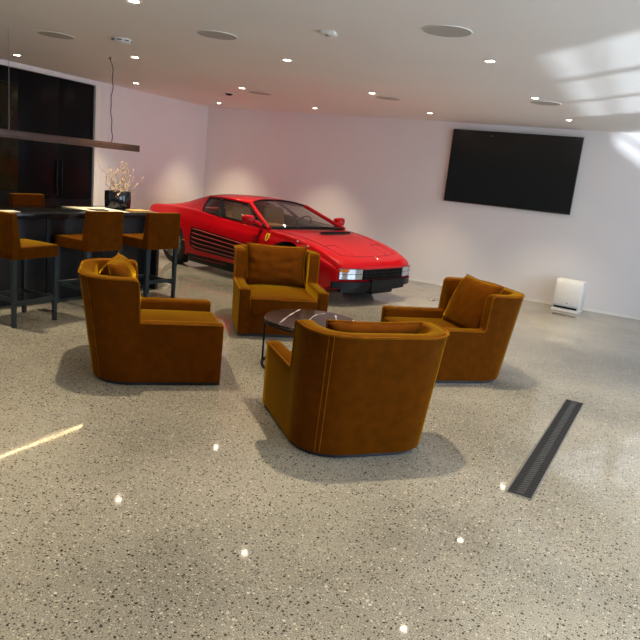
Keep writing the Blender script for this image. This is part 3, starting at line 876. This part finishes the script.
# cabin
for s in (-1, 1):
    st_ = None
    bm = B()
    rbox(bm, (1.86, s*.37, .80), (.16, .46, .50), .05, n=5, fn=lambda p, u, v, w: Vector((p.x-.16*(p.z+.25), p.y*(1-.25*max(0, p.z)), p.z)))
    rbox(bm, (1.72, s*.37, 1.035), (.08, .24, .10), .035, n=3)
    rbox(bm, (2.15, s*.37, .60), (.5, .46, .12), .04, n=4)
    obj('seat', bm, M['leather'], car)
bm = B(); rbox(bm, (2.86, 0, .79), (.30, 1.36, .13), .05, n=6); obj('dashboard', bm, M['interior'], car)
bm = B(); rbox(bm, (2.74, .37, .85), (.14, .34, .07), .03, n=3); obj('instrument_hood', bm, M['interior'], car)
bm = B(); cW = Vector((2.52, .37, .84)); ax_ = Vector((.88, 0, -.47)); e1 = Vector((0, 1, 0)); e2 = Vector((.47, 0, .88))
tube(bm, [cW+e1*.17*math.cos(2*PI*k/28)+e2*.17*math.sin(2*PI*k/28) for k in range(28)], .014, 6, closed=True)
for a in (0, PI, -PI/2): tube(bm, [cW, cW+(e1*math.cos(a)+e2*math.sin(a))*.165], .012, 6)
tube(bm, [cW, cW+ax_*.2], .03, 8)
obj('steering_wheel', bm, M['carblack'], car)
bm = B()
rbox(bm, (2.30, 0, .72), (.9, .20, .22), .05, n=4); obj('centre_console', bm, M['leather'], car)
# mirrors
for s in (-1, 1):
    bm = B()
    tube(bm, cr([(2.86, s*.845, .865), (2.82, s*.90, .90), (2.77, s*.945, .925)], 5), [.030]*3+[.026]*8, 8)
    def mfn(p, u, v, w): return Vector((p.x-(1 if p.x > 0 else .55)*.0+(.04*(1-abs(v)) if p.x > 0 else 0), p.y, p.z))
    rbox(bm, (2.745, s*1.0, .935), (.11, .20, .125), .050, n=5, fn=mfn)
    o = obj('door_mirror', bm, M['red'], car)
    bm = B(); rbox(bm, (2.688, s*1.0, .935), (.006, .15, .085), .003, n=2); obj('mirror_glass', bm, M['chrome'], o)
# body side: black intake with strakes, doors lines
def sp_(x, z, s, off): return Vector((nose(x, side_y(x, z)), s*(side_y(x, z)+off), z))
for s in (-1, 1):
    def edge(x): # top and bottom of the intake
        f_ = (x-1.39)/(2.98-1.39)
        top = .665-.11*f_+.0; bot = .315-.03*f_
        if x < 1.50: bot += .05*(1-(x-1.39)/.11); top -= .012*(1-(x-1.39)/.11)
        return top, bot
    X_ = [1.39+(2.98-1.39)*k/24 for k in range(25)]
    bm = B(); grid(bm, [[sp_(x, edge(x)[1]+(edge(x)[0]-edge(x)[1])*j/10, s, .004) for j in range(11)] for x in X_])
    pn = obj('side_intake', bm, M['carblack'], car)
    for k in range(5):
        f_ = (k+.5)/5
        bm = B(); xs_ = [1.41+(2.975-1.41)*i/24 for i in range(25)]
        Gs = []
        for x in xs_:
            a, b = edge(x); z = b+(a-b)*(f_+.02); h = .0065; o_ = .016*min(1, (x-1.39)/.15)*1.0
            Gs.append([sp_(x, z-h, s, .004), sp_(x, z-h*.9, s, o_), sp_(x, z+h*.5, s, o_), sp_(x, z+h*.9, s, .004)])
        V = grid(bm, Gs); bm.faces.new(V[0]); bm.faces.new(V[-1][::-1])
        obj('strake', bm, M['slat'], pn, angle=30)
    bm = B()
    zt = lambda x: sec(x)[2]-.03
    tube(bm, [sp_(2.90-.20*(1-k/10)**1.0*1.0, .24+(zt(2.9)-.24)*k/10, s, .002) for k in range(11)], .006, 5)
    tube(bm, [sp_(1.80, .66+(zt(1.8)-.66)*k/6, s, .001) for k in range(7)], .0035, 5)
    obj('door_gap', bm, M['carline'], car)
    bm = B(); grid(bm, [[sp_(x, z, s, .0045) for z in (.235, .215, .19)] for x in [1.30+.075*k for k in range(24)]])
    obj('sill', bm, M['carblack'], car)
    bm = B(); box(bm, 1.28, 3.06, s*.885-.03, s*.885+.03, .10, .215, .01); obj('skirt', bm, M['carblack'], car)
    # small marker lamp and badge script on the rear wing
    bm = B(); c = sp_(1.225, .425, s, .002); box(bm, c.x-.030, c.x+.030, c.y-.003, c.y+.003, c.z-.007, c.z+.007, .002); obj('side_marker', bm, M['amber'], car)
    # yellow shield badge with a small black rearing horse shape on the front wing
    bx, bz = 3.045, .725
    shp = [(-.038, .05), (-.02, .056), (0, .05), (.02, .056), (.038, .05), (.038, 0), (.026, -.035), (0, -.06), (-.026, -.035), (-.038, 0)]
    bm = B(); a_ = [bm.verts.new(sp_(bx+p*1.0, bz+q, s, .002)) for p, q in shp]; b_ = [bm.verts.new(sp_(bx+p, bz+q, s, .008)) for p, q in shp]
    bm.faces.new(b_)
    for i in range(len(shp)): bm.faces.new((a_[i], a_[(i+1) % 10], b_[(i+1) % 10], b_[i]))
    bd = obj('shield_badge', bm, M['yellow'], car, smooth=False)
    bm = B()
    for pts, r in (([(-.004, -.030), (.004, -.012), (.0, .006), (-.004, .022)], .006), ([(-.004, .022), (.006, .034), (.013, .028)], .004), ([(.0, .008), (.014, .012)], .003), ([(.0, .0), (.013, -.004)], .003), ([(.004, -.012), (-.012, -.008), (-.016, .010)], .003), ([(-.004, -.03), (.006, -.042)], .003)):
        tube(bm, [sp_(bx+p*s*-1, bz+q, s, .009) for p, q in pts], r, 5)
    obj('horse_emblem', bm, M['slot'], bd)
    # wing marker lights
    bm = B()
    for x in (3.60, 3.80):
        c = sp_(x, sec(x)[2]-.035, s, .002); bmesh.ops.create_icosphere(bm, subdivisions=2, radius=.016, matrix=Matrix.Translation(c))
    obj('wing_fastener', bm, M['lens'], car)
# bonnet: black air slot at the foot of the windscreen, shut lines, emblem
def top_z(x, y):
    zc, ws, zs, *_ = sec(x); q = min(1, abs(y)/(ws-.05)); return zc+(zs+.002-zc)*q*q
def top_line(pts, r, off=.0015):
    bm = B(); tube(bm, cr([(nose(x, y), y, top_z(x, y)+off) for x, y in pts], 8), r, 5); return bm
bm = B(); G = []
for k in range(13):
    y = -.16+.74*k/12; x0, x1 = 3.40-.07*(k/12), 3.47-.07*(k/12)
    G.append([(x1, y, top_z(x1, y)+.002), (x0+.012, y, top_z(x0, y)+.006), (x0+.004, y, top_z(x0, y)+.026), (x0-.05, y, top_z(x0-.05, y)+.003)])
grid(bm, G); obj('bonnet_vent', bm, M['carblack'], car, smooth=False)
for nm, pts in (('bonnet_gap', [(3.16, -.80), (3.5, -.70), (3.9, -.64), (4.22, -.60)]), ('bonnet_gap', [(3.16, .80), (3.5, .70), (3.9, .64), (4.22, .60)]), ('bonnet_gap', [(4.22, -.60), (4.26, -.3), (4.27, 0), (4.26, .3), (4.22, .60)]),
                ('headlamp_gap', [(3.92, -.64), (3.90, -.40), (4.23, -.37)]), ('headlamp_gap', [(3.92, .64), (3.90, .40), (4.23, .37)])):
    obj(nm, top_line(pts, .0042 if nm == 'bonnet_gap' and abs(pts[0][1]) > .7 else .003), M['carline'], car)
bm = B(); zz = top_z(4.33, 0)+.004
for pts, r in (([(4.30, .0), (4.325, .012), (4.345, .0), (4.365, .006)], .007), ([(4.345, .0), (4.352, -.016)], .004), ([(4.30, 0), (4.295, .02), (4.30, .03)], .004)):
    tube(bm, [(a, b, top_z(a, b)+.006) for a, b in pts], r, 6)
obj('horse_emblem', bm, M['chrome'], car)
# nose: lamps, black grille, lower bumper
def front_x(y, off=0): return 4.487-.20*(abs(y)/.9)**4+off
def fpatch(y0, y1, z0, z1, off, n=14, sl=0.0):
    bm = B(); Y = [y0+(y1-y0)*k/n for k in range(n+1)]
    a = grid(bm, [[(front_x(y, off+sl*(z-z0)), y, z) for z in (z0, (z0+z1)/2, z1)] for y in Y])
    b = grid(bm, [[(front_x(y, off-.03), y, z) for z in (z0, (z0+z1)/2, z1)] for y in Y])
    n_ = len(a)
    for i in range(n_-1):
        bm.faces.new((a[i][0], a[i+1][0], b[i+1][0], b[i][0])); bm.faces.new((a[i][2], b[i][2], b[i+1][2], a[i+1][2]))
    for i in (0, n_-1):
        for j in (0, 1): bm.faces.new((a[i][j], a[i][j+1], b[i][j+1], b[i][j]))
    return bm
gr = obj('front_grille', fpatch(-.435, .435, .352, .487, .008), M['carblack'], car, angle=30)
for k in range(15):
    y = -.41+.82*k/14; bm = B(); box(bm, front_x(y, .006), front_x(y, .020), y-.005, y+.005, .357, .482); obj('grille_bar', bm, M['blackmetal'], gr, smooth=False)
bm = B()
for z in (.398, .44): 
    tube(bm, [(front_x(y, .014), y, z) for y in [-.42+.84*k/10 for k in range(11)]], .005, 5)
obj('grille_rail', bm, M['blackmetal'], gr)
for s in (-1, 1):
    lo, hi = sorted((s*.46, s*.80))
    o = obj('front_lamp', fpatch(lo, hi, .430, .494, .010), M['lens'], car, angle=30)
    o = obj('fog_lamp', fpatch(lo, hi, .362, .424, .012), M['lens'], car, angle=30)
    lo, hi = sorted((s*.68, s*.803))
    obj('turn_signal', fpatch(lo, hi, .452, .492, .013), M['amber'], car, angle=30)
    bm = B()
    lo, hi = sorted((s*.453, s*.81))
    for z in (.357, .427, .499): tube(bm, [(front_x(y, .012), y, z) for y in [lo+(hi-lo)*k/8 for k in range(9)]], .004, 5)
    obj('lamp_bezel', bm, M['carblack'], car)
obj('front_bumper', fpatch(-.88, .88, .235, .325, .022, 28), M['carblack'], car, angle=30)
obj('number_plate', fpatch(-.28, .50, .205, .345, .035, 6), M['slot'], car, angle=30)
obj('chin_spoiler', fpatch(-.72, .72, .17, .24, -.06), M['carblack'], car, angle=30)
bm = B(); rbox(bm, (4.20, .15, .165), (.40, .50, .10), .03, n=4); obj('undertray', bm, M['carblack'], car)
# tail: black louvre across the rear
bm = B()
for k in range(6): box(bm, -.012, .03, -.80, .80, .50+.04*k, .515+.04*k)
obj('rear_louvre', bm, M['carblack'], car, smooth=False)
bm = B(); box(bm, -.02, .05, -.80, .80, .27, .36, .01); obj('rear_bumper', bm, M['carblack'], car)
# wheels
def wheel(ax, s, R, w):
    m = Matrix.Translation((ax, s*(.80 if ax > 2 else .83), R)) @ Matrix.Rotation(-s*PI/2, 4, 'X')
    bm = B(); h = w/2
    lathe(bm, [(R*.64, -h*.9), (R*.80, -h), (R*.95, -h*.92), (R, -h*.7), (R, h*.7), (R*.95, h*.92), (R*.80, h), (R*.66, h*.95), (R*.64, h*.8)], 48, m)
    ty = obj('tyre', bm, M['tyre'], car)
    bm = B()
    lathe(bm, [(R*.66, h*.93), (R*.62, h*.90), (R*.58, h*.55), (R*.30, h*.45), (R*.22, h*.75), (R*.10, h*.8), (0, h*.8)], 48, m)
    for k in range(5):
        a = 2*PI*k/5; c, sn = math.cos(a), math.sin(a)
        pts = [(r_, zz_) for r_, zz_ in ((R*.12, h*.80), (R*.35, h*.86), (R*.62, h*.90))]
        tube(bm, [m @ Vector((c*r_, sn*r_, z_)) for r_, z_ in pts], [.03, .034, .05], 6)
    obj('rim', bm, M['rim'], ty)
for ax, R, w in ((.905, .325, .25), (3.455, .315, .22)):
    for s in (-1, 1): wheel(ax, s, R, w)

# ------------------------------------------------------------------ daylight
wl = bpy.data.worlds.new('sky'); bpy.context.scene.world = wl; wl.use_nodes = True
bg = wl.node_tree.nodes['Background']; bg.inputs[0].default_value = (.55, .70, 1, 1); bg.inputs[1].default_value = 1.0
for a, b, _ in WINS:
    l = bpy.data.lights.new('daylight', 'AREA'); l.shape = 'RECTANGLE'; l.size = 2.4; l.size_y = b-a; l.energy = 56*(b-a); l.color = (.70, .83, 1)
    o = bpy.data.objects.new('daylight', l); C.objects.link(o); o.location = (XR+.4, (a+b)/2, 1.35); o.rotation_euler = (0, PI/2, 0)
l = bpy.data.lights.new('sun_glint', 'SUN'); l.energy = 5.0; l.angle = math.radians(1.6); l.color = (.80, .90, 1)
o = bpy.data.objects.new('sun_glint', l); C.objects.link(o); o.location = (8, 0, 0)
o.rotation_euler = Vector((-.67, .75, .43)).to_track_quat('-Z', 'Y').to_euler()

# ------------------------------------------------------------------ camera
cd = bpy.data.cameras.new('camera'); cam = bpy.data.objects.new('camera', cd); C.objects.link(cam)
r = Vector((0.8880084955860785, 0.4481681890538435, 0.10288919324762966)); u = Vector((-0.18959748011978322, 0.1530127602417029, 0.9698659137919239)); w = Vector((-0.4189196907513158, 0.8807567027978916, -0.22084819034216324))
mtx = Matrix.Identity(4)
for i in range(3): mtx[i][0], mtx[i][1], mtx[i][2] = r[i], u[i], -w[i]
mtx[2][3] = 1.6764789958564854
cam.matrix_world = mtx; cd.sensor_fit = 'HORIZONTAL'; cd.sensor_width = 36; cd.lens = 644.5434351689742/640*36; cd.clip_start = .05
sc = bpy.context.scene; sc.camera = cam
vs = sc.view_settings; vs.view_transform = 'Standard'; vs.look = 'None'; vs.gamma = 1; vs.exposure = 0; vs.use_curve_mapping = False
sc.cycles.max_bounces = 8; sc.cycles.diffuse_bounces = 5; sc.cycles.glossy_bounces = 5; sc.cycles.transparent_max_bounces = 12
sc.cycles.sample_clamp_indirect = 6
